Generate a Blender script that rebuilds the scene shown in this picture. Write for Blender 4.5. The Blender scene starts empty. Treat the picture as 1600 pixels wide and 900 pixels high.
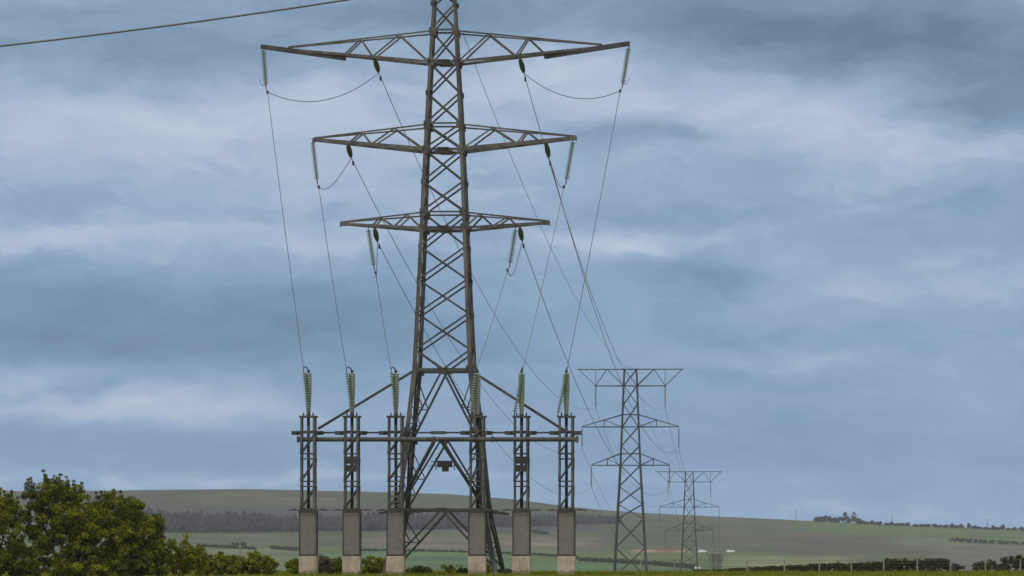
import bpy, bmesh, math, random
import numpy as np
from mathutils import Vector, Matrix
random.seed(7)
RNG = np.random.default_rng(11)
R = math.radians
sc = bpy.context.scene
C = sc.collection

# ------------------------------------------------------------------ camera
F = 6600.0          # focal length in pixels of a 1600 px wide frame
HOR = 866.0         # row of the true horizon
EYE = 1.6
cam = bpy.data.cameras.new('camera')
camo = bpy.data.objects.new('camera', cam); C.objects.link(camo)
camo.location = (0, 0, EYE); camo.rotation_euler = (R(90), 0, 0)
cam.sensor_width = 36.0; cam.lens = 36.0 * F / 1600
cam.shift_y = (HOR - 450) / 1600
cam.clip_start = 1.0; cam.clip_end = 30000
sc.camera = camo

# ------------------------------------------------------------------ sun, view
SUN_EL, SUN_AZ = 48.0, 222.0      # azimuth clockwise from +Y: behind and to the left of the camera
sun = bpy.data.lights.new('sun', 'SUN'); sun.energy = 1.5; sun.angle = R(12)
sun.color = (1.0, 0.95, 0.86)
suno = bpy.data.objects.new('sun', sun); C.objects.link(suno)
sd = Vector((math.sin(R(SUN_AZ)) * math.cos(R(SUN_EL)), math.cos(R(SUN_AZ)) * math.cos(R(SUN_EL)), math.sin(R(SUN_EL))))
suno.rotation_euler = sd.to_track_quat('Z', 'Y').to_euler()
sc.view_settings.view_transform = 'Standard'; sc.view_settings.look = 'None'
sc.view_settings.gamma = 1.0; sc.view_settings.exposure = 0.0
try: sc.view_settings.use_curve_mapping = False
except Exception: pass

# ------------------------------------------------------------------ world: broken cloud deck over a Nishita sky
def lin(r, g, b):
    f = lambda c: (c / 255 / 12.92) if c / 255 <= 0.04045 else ((c / 255 + 0.055) / 1.055) ** 2.4
    return (f(r), f(g), f(b), 1)

class NT:
    def __init__(s, tree): s.t = tree; s.L = tree.links
    def n(s, typ, **k):
        o = s.t.nodes.new(typ)
        for a, v in k.items(): setattr(o, a, v)
        return o
    def put(s, sock, v):
        if isinstance(v, bpy.types.NodeSocket): s.L.new(v, sock)
        else: sock.default_value = v
    def math(s, op, a, b=None, c=None, clamp=False):
        o = s.n('ShaderNodeMath', operation=op, use_clamp=clamp); s.put(o.inputs[0], a)
        if b is not None: s.put(o.inputs[1], b)
        if c is not None: s.put(o.inputs[2], c)
        return o.outputs[0]
    def vec(s, op, a, b=None, c=None):
        o = s.n('ShaderNodeVectorMath', operation=op); s.put(o.inputs[0], a)
        if b is not None: s.put(o.inputs[1], b)
        if c is not None: s.put(o.inputs[2], c)
        return o.outputs['Value'] if op in ('DOT_PRODUCT', 'LENGTH') else o.outputs[0]
    def noise(s, v, scale, detail=4, rough=0.55, dist=0.0, color=False):
        o = s.n('ShaderNodeTexNoise'); s.put(o.inputs['Vector'], v)
        o.inputs['Scale'].default_value = scale; o.inputs['Detail'].default_value = detail
        o.inputs['Roughness'].default_value = rough; o.inputs['Distortion'].default_value = dist
        return o.outputs['Color' if color else 0]
    def ramp(s, f, stops, interp='LINEAR'):
        o = s.n('ShaderNodeValToRGB'); s.put(o.inputs[0], f); cr = o.color_ramp; cr.interpolation = interp
        while len(cr.elements) < len(stops): cr.elements.new(0.5)
        for e, (p, c) in zip(cr.elements, stops): e.position = p; e.color = c
        return o.outputs[0]
    def mix(s, f, a, b, mode='MIX'):
        o = s.n('ShaderNodeMix', data_type='RGBA', blend_type=mode); s.put(o.inputs[0], f)
        s.put(o.inputs[6], a); s.put(o.inputs[7], b); return o.outputs[2]

w = bpy.data.worlds.new('World'); sc.world = w; w.use_nodes = True
w.node_tree.nodes.clear(); W = NT(w.node_tree)
tc = W.n('ShaderNodeTexCoord')
sep = W.n('ShaderNodeSeparateXYZ'); W.L.new(tc.outputs['Generated'], sep.inputs[0])
az = W.math('ARCTAN2', sep.outputs[0], sep.outputs[1])
el = W.math('ARCSINE', sep.outputs[2])
cmb = W.n('ShaderNodeCombineXYZ'); W.L.new(az, cmb.inputs[0]); W.L.new(el, cmb.inputs[1])
ae = W.vec('MULTIPLY', cmb.outputs[0], (66.0, 66.0, 0))       # 1 unit = 100 px, 0.87 degree of sky
warp = W.noise(W.vec('MULTIPLY', ae, (0.35, 0.9, 1)), 1.0, 5, 0.6, 0.2, color=True)
aw = W.vec('ADD', ae, W.vec('MULTIPLY', W.vec('SUBTRACT', warp, (0.5, 0.5, 0.5)), (2.8, 1.25, 0)))
# cloud banks of this sky: centre x, y and half widths (pixels of the 1600 px frame), strength
BANKS = [(250,100,300,50,-.30),(60,40,120,40,-.08),(250,200,380,85,.30),(520,160,120,40,.12),(300,374,360,26,.20),(640,330,120,60,.06),
 (60,365,110,18,.12),(180,510,380,62,-.42),(560,500,170,60,-.18),(50,578,120,26,.26),(110,630,160,20,.26),(330,635,150,40,.24),(300,705,340,34,-.22),
 (150,600,40,14,-.20),(430,752,520,9,.18),(650,20,190,38,-.26),(1400,72,330,52,-.46),(1150,30,200,40,-.25),(1590,160,130,44,-.34),
 (880,118,120,34,.26),(1120,180,280,75,.24),(1400,230,200,50,.18),(1010,222,130,22,-.32),(1250,270,120,14,-.12),(1050,335,120,16,-.16),
 (1540,320,120,24,-.12),(985,378,110,20,.30),(1085,440,100,28,-.30),(1320,440,260,40,.12),(1190,515,200,14,-.14),(1300,560,200,10,.08),
 (1230,590,130,12,-.16),(1150,700,260,42,-.24),(1520,720,140,30,-.05),(1000,630,260,30,-.08),(1400,800,400,14,.10),(800,560,120,40,-.10)]
acc = None
for (bx, by, sx, sy, a) in BANKS:
    cx, cy = (bx - 800) / 100, (HOR - by) / 100
    d = W.vec('MULTIPLY_ADD', aw, (100 / sx, 100 / sy, 0), (-cx * 100 / sx, -cy * 100 / sy, 0))
    q = W.vec('DOT_PRODUCT', d, d)
    g = W.math('POWER', 0.5, q)
    acc = W.math('MULTIPLY_ADD', g, a, 0.52 if acc is None else acc)
fine = W.noise(W.vec('MULTIPLY', aw, (0.5, 1.7, 1)), 1.0, 7, 0.58, 0.3)
vfine = W.noise(W.vec('MULTIPLY', aw, (1.4, 4.0, 1)), 1.0, 5, 0.55, 0.2)
b = W.math('ADD', acc, W.math('MULTIPLY_ADD', fine, 0.50, -0.25))
b = W.math('ADD', b, W.math('MULTIPLY_ADD', vfine, 0.26, -0.13))
# crisp billowed tops where the cloud is bright, soft undersides elsewhere
vo = W.noise(W.vec('MULTIPLY', W.vec('ADD', aw, W.vec('MULTIPLY', W.noise(ae, 1.2, 6, .65, 0, color=True), (1.2, .7, 0))), (.55, 2.1, 1)), 1.0, 9, .66, 0.6)
edge = W.n('ShaderNodeMapRange', interpolation_type='SMOOTHSTEP'); W.L.new(W.math('ADD', W.math('MULTIPLY', b, .9), W.math('MULTIPLY', vo, .9)), edge.inputs[0])
edge.inputs[1].default_value = .94; edge.inputs[2].default_value = 1.12; edge.inputs[3].default_value = 0; edge.inputs[4].default_value = .075
b = W.math('ADD', b, W.math('SUBTRACT', edge.outputs[0], .02), clamp=True)
hi = W.ramp(b, [(0.0, lin(92,118,144)), (0.30, lin(120,147,174)), (0.6, lin(153,174,201)), (1.0, lin(188,201,220))])
lo = W.ramp(b, [(0.0, lin(86,124,162)), (0.30, lin(104,144,186)), (0.6, lin(132,165,202)), (1.0, lin(184,198,219))])
sepw = W.n('ShaderNodeSeparateXYZ'); W.L.new(aw, sepw.inputs[0])
up = W.n('ShaderNodeMapRange'); W.L.new(sepw.outputs[1], up.inputs[0])
up.inputs[1].default_value = 1.5; up.inputs[2].default_value = 7.5; up.inputs[3].default_value = 0; up.inputs[4].default_value = 1
cl = W.mix(up.outputs[0], lo, hi)
# unseen sky overhead, brightened and made neutral to add light on the ground
ov = W.n('ShaderNodeMapRange'); W.L.new(el, ov.inputs[0])
ov.inputs[1].default_value = 0.2; ov.inputs[2].default_value = 0.9; ov.inputs[3].default_value = 0.0; ov.inputs[4].default_value = 1.0
cl = W.mix(ov.outputs[0], cl, (1.35, 1.33, 1.28, 1))
# unseen sky behind the camera, brightened on the sun side for front light
bk = W.n('ShaderNodeMapRange'); W.L.new(W.math('COSINE', az), bk.inputs[0])
bk.inputs[1].default_value = 0.8; bk.inputs[2].default_value = -0.6; bk.inputs[3].default_value = 0.0; bk.inputs[4].default_value = 0.6
cl = W.mix(bk.outputs[0], cl, (.95, .93, .88, 1))
bgc = W.n('ShaderNodeBackground'); W.L.new(cl, bgc.inputs[0]); bgc.inputs[1].default_value = 1.03
sky = W.n('ShaderNodeTexSky', sky_type='NISHITA'); sky.sun_disc = False
sky.sun_elevation = R(SUN_EL); sky.sun_rotation = R(SUN_AZ)
bgs = W.n('ShaderNodeBackground'); W.L.new(sky.outputs[0], bgs.inputs[0]); bgs.inputs[1].default_value = 0.08
mx = W.n('ShaderNodeMixShader'); mx.inputs[0].default_value = 0.94
W.L.new(bgs.outputs[0], mx.inputs[1]); W.L.new(bgc.outputs[0], mx.inputs[2])
wo = W.n('ShaderNodeOutputWorld'); W.L.new(mx.outputs[0], wo.inputs[0])

# ------------------------------------------------------------------ helpers
def P(px, py, Y):
    "the place at distance Y that the photograph shows at px, py"
    return Vector(((px - 800) * Y / F, Y, (HOR - py) * Y / F + EYE))

def material(name, base, rough=0.7, metal=0.0, build=None, spec=0.4):
    m = bpy.data.materials.new(name); m.use_nodes = True
    t = NT(m.node_tree); bs = m.node_tree.nodes['Principled BSDF']
    bs.inputs['Base Color'].default_value = (*base[:3], 1); bs.inputs['Roughness'].default_value = rough
    bs.inputs['Metallic'].default_value = metal; bs.inputs['Specular IOR Level'].default_value = spec
    if build: build(t, bs)
    return m

def objco(t): return t.n('ShaderNodeTexCoord').outputs['Object']
def geopos(t): return t.n('ShaderNodeNewGeometry').outputs['Position']

def steel_nodes(dark, mid, rust, amt):
    def f(t, bs):
        p = geopos(t)
        n1 = t.noise(t.vec('MULTIPLY', p, (1, 1, .35)), 1.3, 5, 0.65)
        c = t.ramp(n1, [(0.32, (*dark, 1)), (0.62, (*mid, 1))])
        n2 = t.noise(p, 0.55, 6, 0.7)
        m = t.ramp(n2, [(amt, (0, 0, 0, 1)), (amt + .12, (1, 1, 1, 1))])
        c = t.mix(m, c, (*rust, 1))
        t.L.new(c, bs.inputs['Base Color'])
    return f
STEEL = material('weathered_steel', (.2, .19, .18), .62, .25, steel_nodes((.034, .034, .034), (.125, .12, .115), (.11, .06, .032), .55))
BRACE = material('dull_steel', (.1, .1, .1), .65, .25, steel_nodes((.032, .032, .034), (.075, .072, .070), (.075, .045, .028), .60))
FARST = material('galvanised_steel', (.1, .1, .1), .6, .3, steel_nodes((.055, .06, .062), (.09, .095, .095), (.08, .06, .045), .64))
PILST = material('grey_steel', (.2, .2, .19), .6, .3, steel_nodes((.065, .068, .066), (.135, .135, .13), (.10, .07, .045), .60))
BLACK = material('black_cable', (.018, .018, .022), .45)
BOX = material('dark_enamel', (.02, .02, .022), .5)
WIRE = material('aluminium_wire', (.12, .125, .14), .5, .6)
def conc_nodes(t, bs):
    p = geopos(t)
    c = t.mix(t.ramp(t.noise(p, 2.2, 6, .7), [(.35, (0, 0, 0, 1)), (.7, (1, 1, 1, 1))]), (.29, .235, .19, 1), (.46, .38, .31, 1))
    st = t.ramp(t.noise(t.vec('MULTIPLY', p, (4, 4, .6)), 1.0, 6, .7), [(.5, (0, 0, 0, 1)), (.68, (.75, .75, .75, 1))])
    c = t.mix(st, c, (.15, .135, .10, 1))
    z = t.n('ShaderNodeSeparateXYZ'); t.L.new(p, z.inputs[0])
    ms = t.math('LESS_THAN', t.math('ADD', z.outputs[2], t.math('MULTIPLY', t.noise(p, 3.0, 4, .6), .8)), .72)
    t.L.new(t.mix(t.math('MULTIPLY', ms, .7), c, (.10, .11, .05, 1)), bs.inputs['Base Color'])
CONC = material('concrete', (.42, .37, .31), .9, 0, conc_nodes)
def panel_nodes(t, bs):
    p = geopos(t)
    c = t.mix(t.ramp(t.noise(p, 3.2, 8, .8), [(.36, (0, 0, 0, 1)), (.7, (1, 1, 1, 1))]), (.13, .125, .112, 1), (.19, .182, .165, 1))
    st = t.ramp(t.noise(t.vec('MULTIPLY', p, (6, 6, .5)), 1.0, 4, .6), [(.45, (0, 0, 0, 1)), (.75, (.6, .6, .6, 1))])
    t.L.new(t.mix(st, c, (.11, .10, .085, 1)), bs.inputs['Base Color'])
PANEL = material('expanded_metal_guard', (.18, .17, .15), .8, 0.1, panel_nodes)
def glass_nodes(t, bs):
    bs.inputs['Transmission Weight'].default_value = .35
    bs.inputs['IOR'].default_value = 1.25
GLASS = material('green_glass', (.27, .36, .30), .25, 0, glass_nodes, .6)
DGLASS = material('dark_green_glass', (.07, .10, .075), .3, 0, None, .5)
BUSH = material('bushing_porcelain', (.23, .27, .21), .35, 0, lambda t, bs: t.L.new(t.mix(t.noise(geopos(t), .8, 4, .6), (.16, .185, .15, 1), (.32, .36, .30, 1)), bs.inputs['Base Color']), .5)
WOOD = material('weathered_wood', (.25, .23, .19), .85, 0, lambda t, bs: t.L.new(t.mix(t.noise(t.vec('MULTIPLY', geopos(t), (8, 8, 1)), 1.0, 4, .6), (.14, .125, .10, 1), (.30, .275, .235, 1)), bs.inputs['Base Color']))
WHITE = material('white_sheeting', (.36, .35, .32), .6)
GREYROOF = material('grey_roof', (.33, .33, .31), .7)
BARK = material('bark', (.07, .06, .045), .9)

def leafmat(name, dark, mid, light):
    m = bpy.data.materials.new(name); m.use_nodes = True; m.node_tree.nodes.clear(); t = NT(m.node_tree)
    a = t.n('ShaderNodeAttribute', attribute_name='tint')
    nz = t.noise(geopos(t), 1.1, 3, .6)
    f = t.math('ADD', t.math('MULTIPLY', a.outputs['Fac'], .8), t.math('MULTIPLY_ADD', nz, 1.1, -.5), clamp=True)
    c = t.ramp(f, [(.1, (*dark, 1)), (.5, (*mid, 1)), (.95, (*light, 1))])
    d = t.n('ShaderNodeBsdfPrincipled'); t.L.new(c, d.inputs['Base Color']); d.inputs['Roughness'].default_value = .6
    d.inputs['Specular IOR Level'].default_value = .12
    tr = t.n('ShaderNodeBsdfTranslucent'); t.L.new(c, tr.inputs[0])
    mxx = t.n('ShaderNodeMixShader'); mxx.inputs[0].default_value = .2
    t.L.new(d.outputs[0], mxx.inputs[1]); t.L.new(tr.outputs[0], mxx.inputs[2])
    o = t.n('ShaderNodeOutputMaterial'); t.L.new(mxx.outputs[0], o.inputs[0])
    return m
LEAF_T = leafmat('tree_leaves', (.016, .024, .002), (.10, .12, .006), (.34, .35, .018))
LEAF_B = leafmat('bush_leaves', (.04, .05, .003), (.15, .165, .007), (.32, .32, .014))
LEAF_H = leafmat('hedge_leaves', (.012, .014, .004), (.04, .046, .010), (.11, .115, .022))
LEAF_F = leafmat('far_leaves', (.02, .026, .018), (.035, .045, .028), (.06, .07, .04))
LEAF_P = leafmat('plantation_needles', (.014, .015, .020), (.025, .025, .030), (.038, .036, .040))
GRASSM = leafmat('grass_blades', (.06, .07, .003), (.13, .145, .004), (.24, .235, .010))

def box_between(bm, a, b, w, h=None, up=Vector((0, 0, 1)), off=(0, 0)):
    a = Vector(a); b = Vector(b); h = w if h is None else h
    d = b - a; L = d.length
    if L < 1e-5: return
    z = d / L; x = z.cross(up)
    if x.length < .05: x = z.cross(Vector((0, 1, 0)))
    x.normalize(); y = x.cross(z).normalized()
    vs = []
    for e in (a, b):
        for sx, sy in ((-1, -1), (1, -1), (1, 1), (-1, 1)):
            vs.append(bm.verts.new(e + x * (sx * w / 2 + off[0]) + y * (sy * h / 2 + off[1])))
    for q in ((0, 3, 2, 1), (4, 5, 6, 7), (0, 1, 5, 4), (1, 2, 6, 5), (2, 3, 7, 6), (3, 0, 4, 7)):
        bm.faces.new([vs[i] for i in q])

def angle_bar(bm, a, b, w, sx, sy, t=.035):
    "L section whose corner runs a-b, flanges towards sx (x) and sy (y)"
    a = Vector(a); b = Vector(b)
    def slab(dx, dy):
        vs = []
        for e in (a, b):
            for (i, j) in ((0, 0), (dx, 0), (dx, dy), (0, dy)): vs.append(bm.verts.new(e + Vector((i, j, 0))))
        fl = dx * dy < 0
        for q in ((0, 3, 2, 1), (4, 5, 6, 7), (0, 1, 5, 4), (1, 2, 6, 5), (2, 3, 7, 6), (3, 0, 4, 7)):
            f = [vs[i] for i in q]
            bm.faces.new(f[::-1] if fl else f)
    slab(sx * w, sy * t); slab(sx * t * .9, sy * w)

def box(bm, c, s):
    c = Vector(c); s = Vector(s)
    box_between(bm, c - Vector((0, 0, s.z / 2)), c + Vector((0, 0, s.z / 2)), s.y, s.x, up=Vector((1, 0, 0)))

def tube(bm, pts, r, seg=6, radii=None):
    pts = [Vector(p) for p in pts]; rings = []
    for i, p in enumerate(pts):
        d = (pts[min(i + 1, len(pts) - 1)] - pts[max(i - 1, 0)]).normalized()
        x = d.cross(Vector((0, 0, 1)))
        if x.length < .02: x = Vector((1, 0, 0))
        x.normalize(); y = d.cross(x).normalized(); rr = radii[i] if radii else r
        rings.append([bm.verts.new(p + x * rr * math.cos(k * 2 * math.pi / seg) + y * rr * math.sin(k * 2 * math.pi / seg)) for k in range(seg)])
    for i in range(len(rings) - 1):
        for k in range(seg):
            bm.faces.new((rings[i][k], rings[i][(k + 1) % seg], rings[i + 1][(k + 1) % seg], rings[i + 1][k]))
    bm.faces.new(rings[0][::-1]); bm.faces.new(rings[-1])

def obj(name, bm, m, parent=None, smooth=False):
    bmesh.ops.recalc_face_normals(bm, faces=bm.faces)
    me = bpy.data.meshes.new(name); bm.to_mesh(me); bm.free(); me.materials.append(m)
    if smooth:
        for p in me.polygons: p.use_smooth = True
    o = bpy.data.objects.new(name, me); C.objects.link(o)
    if parent: o.parent = parent
    return o
def tag(o, label=None, cat=None, group=None, kind=None):
    if label: o['label'] = label
    if cat: o['category'] = cat
    if group: o['group'] = group
    if kind: o['kind'] = kind
    return o
def thing(name, loc, label, cat, group=None, rz=0):
    o = bpy.data.objects.new(name, None); C.objects.link(o); o.location = loc; o.rotation_euler = (0, 0, rz)
    o.empty_display_size = .5
    return tag(o, label, cat, group)
def copy_tree(o, parent=None):
    c = o.copy(); C.objects.link(c)
    if parent: c.parent = parent
    for ch in list(o.children): copy_tree(ch, c)
    return c

# value noise for the terrain cover (numpy)
def vnoise(x, y, seed=0):
    xi = np.floor(x).astype(np.int64); yi = np.floor(y).astype(np.int64); fx = x - xi; fy = y - yi
    fx = fx * fx * (3 - 2 * fx); fy = fy * fy * (3 - 2 * fy)
    def h(a, b_):
        n = (a * 374761393 + b_ * 668265263 + seed * 974634777) & 0xffffffff
        n = ((n ^ (n >> 13)) * 1274126177) & 0xffffffff
        return ((n ^ (n >> 16)) & 0xffff) / 65535.0
    return (h(xi, yi) * (1 - fx) + h(xi + 1, yi) * fx) * (1 - fy) + (h(xi, yi + 1) * (1 - fx) + h(xi + 1, yi + 1) * fx) * fy
def fbm(x, y, seed=0, o=4):
    s = 0; a = .5; tt = 0
    for i in range(o): s = s + a * vnoise(x * 2 ** i, y * 2 ** i, seed + i); tt += a; a *= .5
    return s / tt

# ------------------------------------------------------------------ terrain
RX = [-300, 0, 60, 200, 380, 520, 600, 700, 800, 870, 930, 1000, 1100, 1250, 1350, 1450, 1600, 1900]
RY = [766, 767, 768, 766, 764, 767, 769, 772, 780, 789, 796, 801, 806, 813, 818, 822, 828, 834]
def terrain(X, Y):
    X = np.asarray(X, float); Y = np.asarray(Y, float)
    near = np.interp(Y, [-500, 385, 420, 500, 767, 1000, 1248, 1730, 2000, 2300], [0, 0, -.3, -1.4, -2.4, -7, -11, -28, -24, -12])
    near = near + np.where((Y > 300) & (Y < 420), .12 * (fbm(X / 9 + 50, Y / 9, 3) - .5), 0)
    Ys = np.maximum(Y, 1.0)
    p = np.clip(800 + F * X / Ys, -300, 1900)
    Rg = np.interp(p, RX, RY)
    q = np.clip((Y - 2300) / 3500, 0, 1)
    py = 905 + (Rg - 905) * (q ** .85)
    yy = np.minimum(Ys, 5800)
    far = (HOR - py) * yy / F + EYE
    far = far + 2.0 * (fbm(X / 260, Y / 260, 9) - .5) * np.clip(q * 3, 0, 1) * np.clip((1 - q) * 4, 0.15, 1)
    far = far - np.maximum(Y - 5800, 0) * .03
    return np.where(Y < 2300, near, far)
def tz(X, Y): return float(terrain(X, Y))
def hit(px, py, y0=2350, y1=5790):
    "place on the far slope seen at px, py"
    lo_, hi_ = y0, y1
    for _ in range(40):
        m = (lo_ + hi_) / 2; X = (px - 800) * m / F
        cur = HOR - (tz(X, m) - EYE) * F / m
        if cur > py: lo_ = m
        else: hi_ = m
    m = (lo_ + hi_) / 2; X = (px - 800) * m / F
    return Vector((X, m, tz(X, m)))

def cover(px, py, X, Y):
    "land cover colour: grass, moor, ploughed and cut fields"
    n = fbm(X / 90, Y / 200, 21, 5); n2 = fbm(X / 30, Y / 60, 33, 4); wb = (fbm(X / 120, Y / 150, 5, 4) - .5)
    c = np.zeros(X.shape + (3,))
    def lay(mask, a, b_, k=None):
        nonlocal c
        k = n if k is None else k
        kk = np.clip((k - .3) * 2.2, 0, 1)[..., None]
        col = np.array(a) * (1 - kk) + np.array(b_) * kk
        m = np.clip(mask, 0, 1)[..., None]; c = c * (1 - m) + col * m
    S = lambda v, e=2.0: np.clip(v / e + .5, 0, 1)
    lay(np.ones_like(X), (.030, .034, .020), (.064, .057, .036))                                # upland grass and heather
    lay(S(wb * 2 + n2 - .95, .2) * .7, (.085, .078, .047), (.105, .09, .054))                    # bleached tussock patches
    y2 = py + wb * 10
    lay(S(fbm(X / 160, Y / 300, 61, 4) - .55, .12) * .7, (.036, .054, .023), (.046, .064, .027))
    lay(S(y2 - np.interp(px, [0, 200, 330, 520, 700, 900, 980], [778, 783, 792, 793, 797, 803, 812]), 4) * S(832 - y2, 3) * S(960 - px, 80) * .85, (.036, .034, .040), (.048, .043, .045), n2)  # heather slope
    lay(S(y2 - 830) * S(1500 - px, 60), (.048, .062, .032), (.074, .084, .042), n2)             # rough pasture under the plantation
    lay(S(y2 - 838, 3) * S(858 - y2, 3) * S(px - 560, 60) * S(950 - px, 60), (.095, .084, .056), (.075, .07, .048), n2)
    lay(S(px - 940, 40) * S(852 - y2, 6), (.045, .055, .031), (.064, .064, .040), n2)
    lay(S(py - (858 + (px - 700) * .012)) * S(1240 - px, 50), (.052, .085, .028), (.075, .10, .034), n2)   # pasture
    lay(S(py - (862 + np.maximum(px - 620, 0) * .062), 1.5) * S(1120 - px, 50), (.05, .095, .038), (.06, .105, .042), n2)
    lay(S(px - 1130, 30) * S(py - 868) * S(1330 - px, 60), (.10, .12, .055), (.12, .135, .06), n2)
    lay(S(px - 1240, 60) * S(py - (812 + (px - 1240) * .05), 3) * S(832 + (px - 1240) * .04 - y2, 3), (.045, .08, .026), (.06, .09, .03), n2)
    lay(S(px - 1220, 50) * S(y2 - (834 + (px - 1220) * .045), 3) * S(868 - y2, 8) * S(1500 - px, 50), (.062, .053, .044), (.052, .052, .038), n2)
    lay(S(px - 1460, 40) * S(py - (851 + (px - 1480) * .02), 2), (.078, .072, .068), (.085, .085, .065), n2)
    lay(S(px - 1395, 30) * S(py - 842, 2) * S(852 - py, 2) * .8, (.075, .11, .05), (.085, .115, .06), n2)
    lay(S(px - 990, 20) * S(1075 - px, 12) * S(py - 858.5, 1.5) * S(863.5 - py, 1.5), (.19, .145, .095), (.17, .12, .085), n2)   # turned soil
    lay(S(px - 1022, 6) * S(1056 - px, 6) * S(py - 857.5, 1.2) * S(863 - py, 1.2), (.15, .075, .045), (.13, .07, .045), n2)
    lay(S(px - 780, 40) * S(905 - px, 30) * S(py - 847, 3) * S(853 - py, 3) * .7, (.16, .13, .09), (.15, .125, .085), n2)
    lay(S(px - 500, 12) * S(550 - px, 18) * S(py - 823, 2) * S(829 - py, 2), (.20, .16, .115), (.18, .145, .105), n2)
    lay(S(px - 268, 6) * S(300 - px, 10) * S(py - 851, 1.5) * S(857 - py, 1.5), (.17, .2, .19), (.17, .2, .19), n2)
    lay(S(460 - px, 60) * S(py - 858, 3), (.08, .095, .055), (.10, .12, .06), n2)
    nearf = np.clip((2250 - Y) / 60, 0, 1)
    lay(nearf, (.065, .12, .065), (.085, .13, .06), n2)
    lay(np.clip((470 - Y) / 60, 0, 1), (.12, .135, .006), (.17, .175, .010), n2)             # close cropped field by the camera
    return c

ys = np.concatenate([np.linspace(-400, 280, 25), np.linspace(290, 440, 61), np.geomspace(455, 2290, 60), np.geomspace(2300, 5800, 330), np.linspace(5830, 9500, 12)])
ss = np.concatenate([-np.geomspace(2.2, .17, 26)[:-1], np.linspace(-.165, .165, 540), np.geomspace(.17, 2.2, 26)[1:]])
SS, YY = np.meshgrid(ss, ys)
den = np.maximum(YY, 0) + 0.0
den = np.where(YY < 440, 440 + (YY - 440) * .0, YY)
XX = SS * den
ZZ = terrain(XX, YY)
PXX = 800 + F * XX / np.maximum(YY, 1); PYY = HOR - (ZZ - EYE) * F / np.maximum(YY, 1)
COL = cover(PXX, PYY, XX, YY)
nr, nc = XX.shape
co = np.stack([XX, YY, ZZ], -1).reshape(-1, 3)
i0 = (np.arange(nr - 1)[:, None] * nc + np.arange(nc - 1)[None]).reshape(-1)
fc = np.stack([i0, i0 + 1, i0 + nc + 1, i0 + nc], -1)
def np_mesh(name, co, fc, mat, col=None, tint=None, smooth=False):
    k = fc.shape[1]; me = bpy.data.meshes.new(name)
    me.vertices.add(len(co)); me.vertices.foreach_set('co', np.ascontiguousarray(co, np.float32).ravel())
    me.loops.add(fc.size); me.loops.foreach_set('vertex_index', np.ascontiguousarray(fc, np.int32).ravel())
    me.polygons.add(len(fc)); me.polygons.foreach_set('loop_start', np.arange(0, fc.size, k, dtype=np.int32))
    try: me.polygons.foreach_set('loop_total', np.full(len(fc), k, np.int32))
    except Exception: pass
    if smooth: me.polygons.foreach_set('use_smooth', np.ones(len(fc), bool))
    me.update(calc_edges=True)
    if col is not None:
        a = me.color_attributes.new('cover', 'FLOAT_COLOR', 'POINT')
        a.data.foreach_set('color', np.concatenate([col.reshape(-1, 3), np.ones((len(co), 1))], 1).astype(np.float32).ravel())
    if tint is not None:
        a = me.attributes.new('tint', 'FLOAT', 'POINT'); a.data.foreach_set('value', np.asarray(tint, np.float32))
    me.materials.append(mat); me.validate()
    return me
def ground_nodes(t, bs):
    a = t.n('ShaderNodeAttribute', attribute_name='cover'); p = geopos(t)
    n = t.math('MULTIPLY_ADD', t.noise(t.vec('MULTIPLY', p, (1, .6, 1)), .011, 6, .62), .6, t.math('MULTIPLY', t.noise(p, .035, 8, .7), .4)); n2 = t.noise(p, 1.7, 6, .7)
    k = t.math('ADD', t.math('MULTIPLY_ADD', n, 2.9, -.45), t.math('MULTIPLY_ADD', n2, .7, -.35))
    t.L.new(t.vec('MULTIPLY', a.outputs['Color'], k), bs.inputs['Base Color'])
GROUND = material('turf_and_moor', (.1, .1, .05), .95, 0, ground_nodes, .1)
g = bpy.data.objects.new('ground', np_mesh('ground', co, fc, GROUND, col=COL, smooth=True)); C.objects.link(g)
tag(g, kind='structure')

# ------------------------------------------------------------------ foliage
def leaf_cloud(cent, rad, per, size, squash=.8, tint=None, flat=0.0):
    "many small leaf faces scattered in clumps; returns coords, faces, tints"
    cent = np.asarray(cent, float); rad = np.asarray(rad, float); n = len(cent)
    cnt = np.maximum(3, (per * (rad / rad.mean()) ** 2).astype(int)); idx = np.repeat(np.arange(n), cnt); N = len(idx)
    v = RNG.normal(size=(N, 3)); v /= np.linalg.norm(v, axis=1)[:, None]
    rr = RNG.random(N) ** .45
    pos = cent[idx] + v * (rr * rad[idx])[:, None] * np.array([1, 1, squash])
    a = RNG.normal(size=(N, 3)); a[:, 2] *= (1 - flat); a /= np.linalg.norm(a, axis=1)[:, None]
    b_ = np.cross(a, RNG.normal(size=(N, 3))); b_ /= np.linalg.norm(b_, axis=1)[:, None]
    s = size * (.6 + .8 * RNG.random(N))[:, None]
    co = np.stack([pos - a * s * .5, pos + b_ * s * .30, pos + a * s * .5, pos - b_ * s * .30], 1).reshape(-1, 3)
    tt = RNG.random(n) if tint is None else tint
    tl = np.clip(.25 + tt[idx] * .5 + .9 * (RNG.random(N) - .5), 0, 1)
    return co, np.arange(4 * N).reshape(-1, 4), np.repeat(tl, 4)

def ell_clumps(ells, n, rmin, rmax, shell=.55):
    cs = []; vol = np.array([e[3] * e[5] + .01 for e in ells]); vol = vol / vol.sum()
    for e, k in zip(ells, (vol * n).astype(int)):
        v = RNG.normal(size=(max(k, 2), 3)); v /= np.linalg.norm(v, axis=1)[:, None]
        r = shell + (1 - shell) * RNG.random(len(v)); r *= .88 + .28 * RNG.random(len(v))
        cs.append(np.array(e[:3]) + v * r[:, None] * np.array(e[3:6]))
    cs = np.concatenate(cs); return cs, rmin + (rmax - rmin) * RNG.random(len(cs)) ** 1.5

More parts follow.
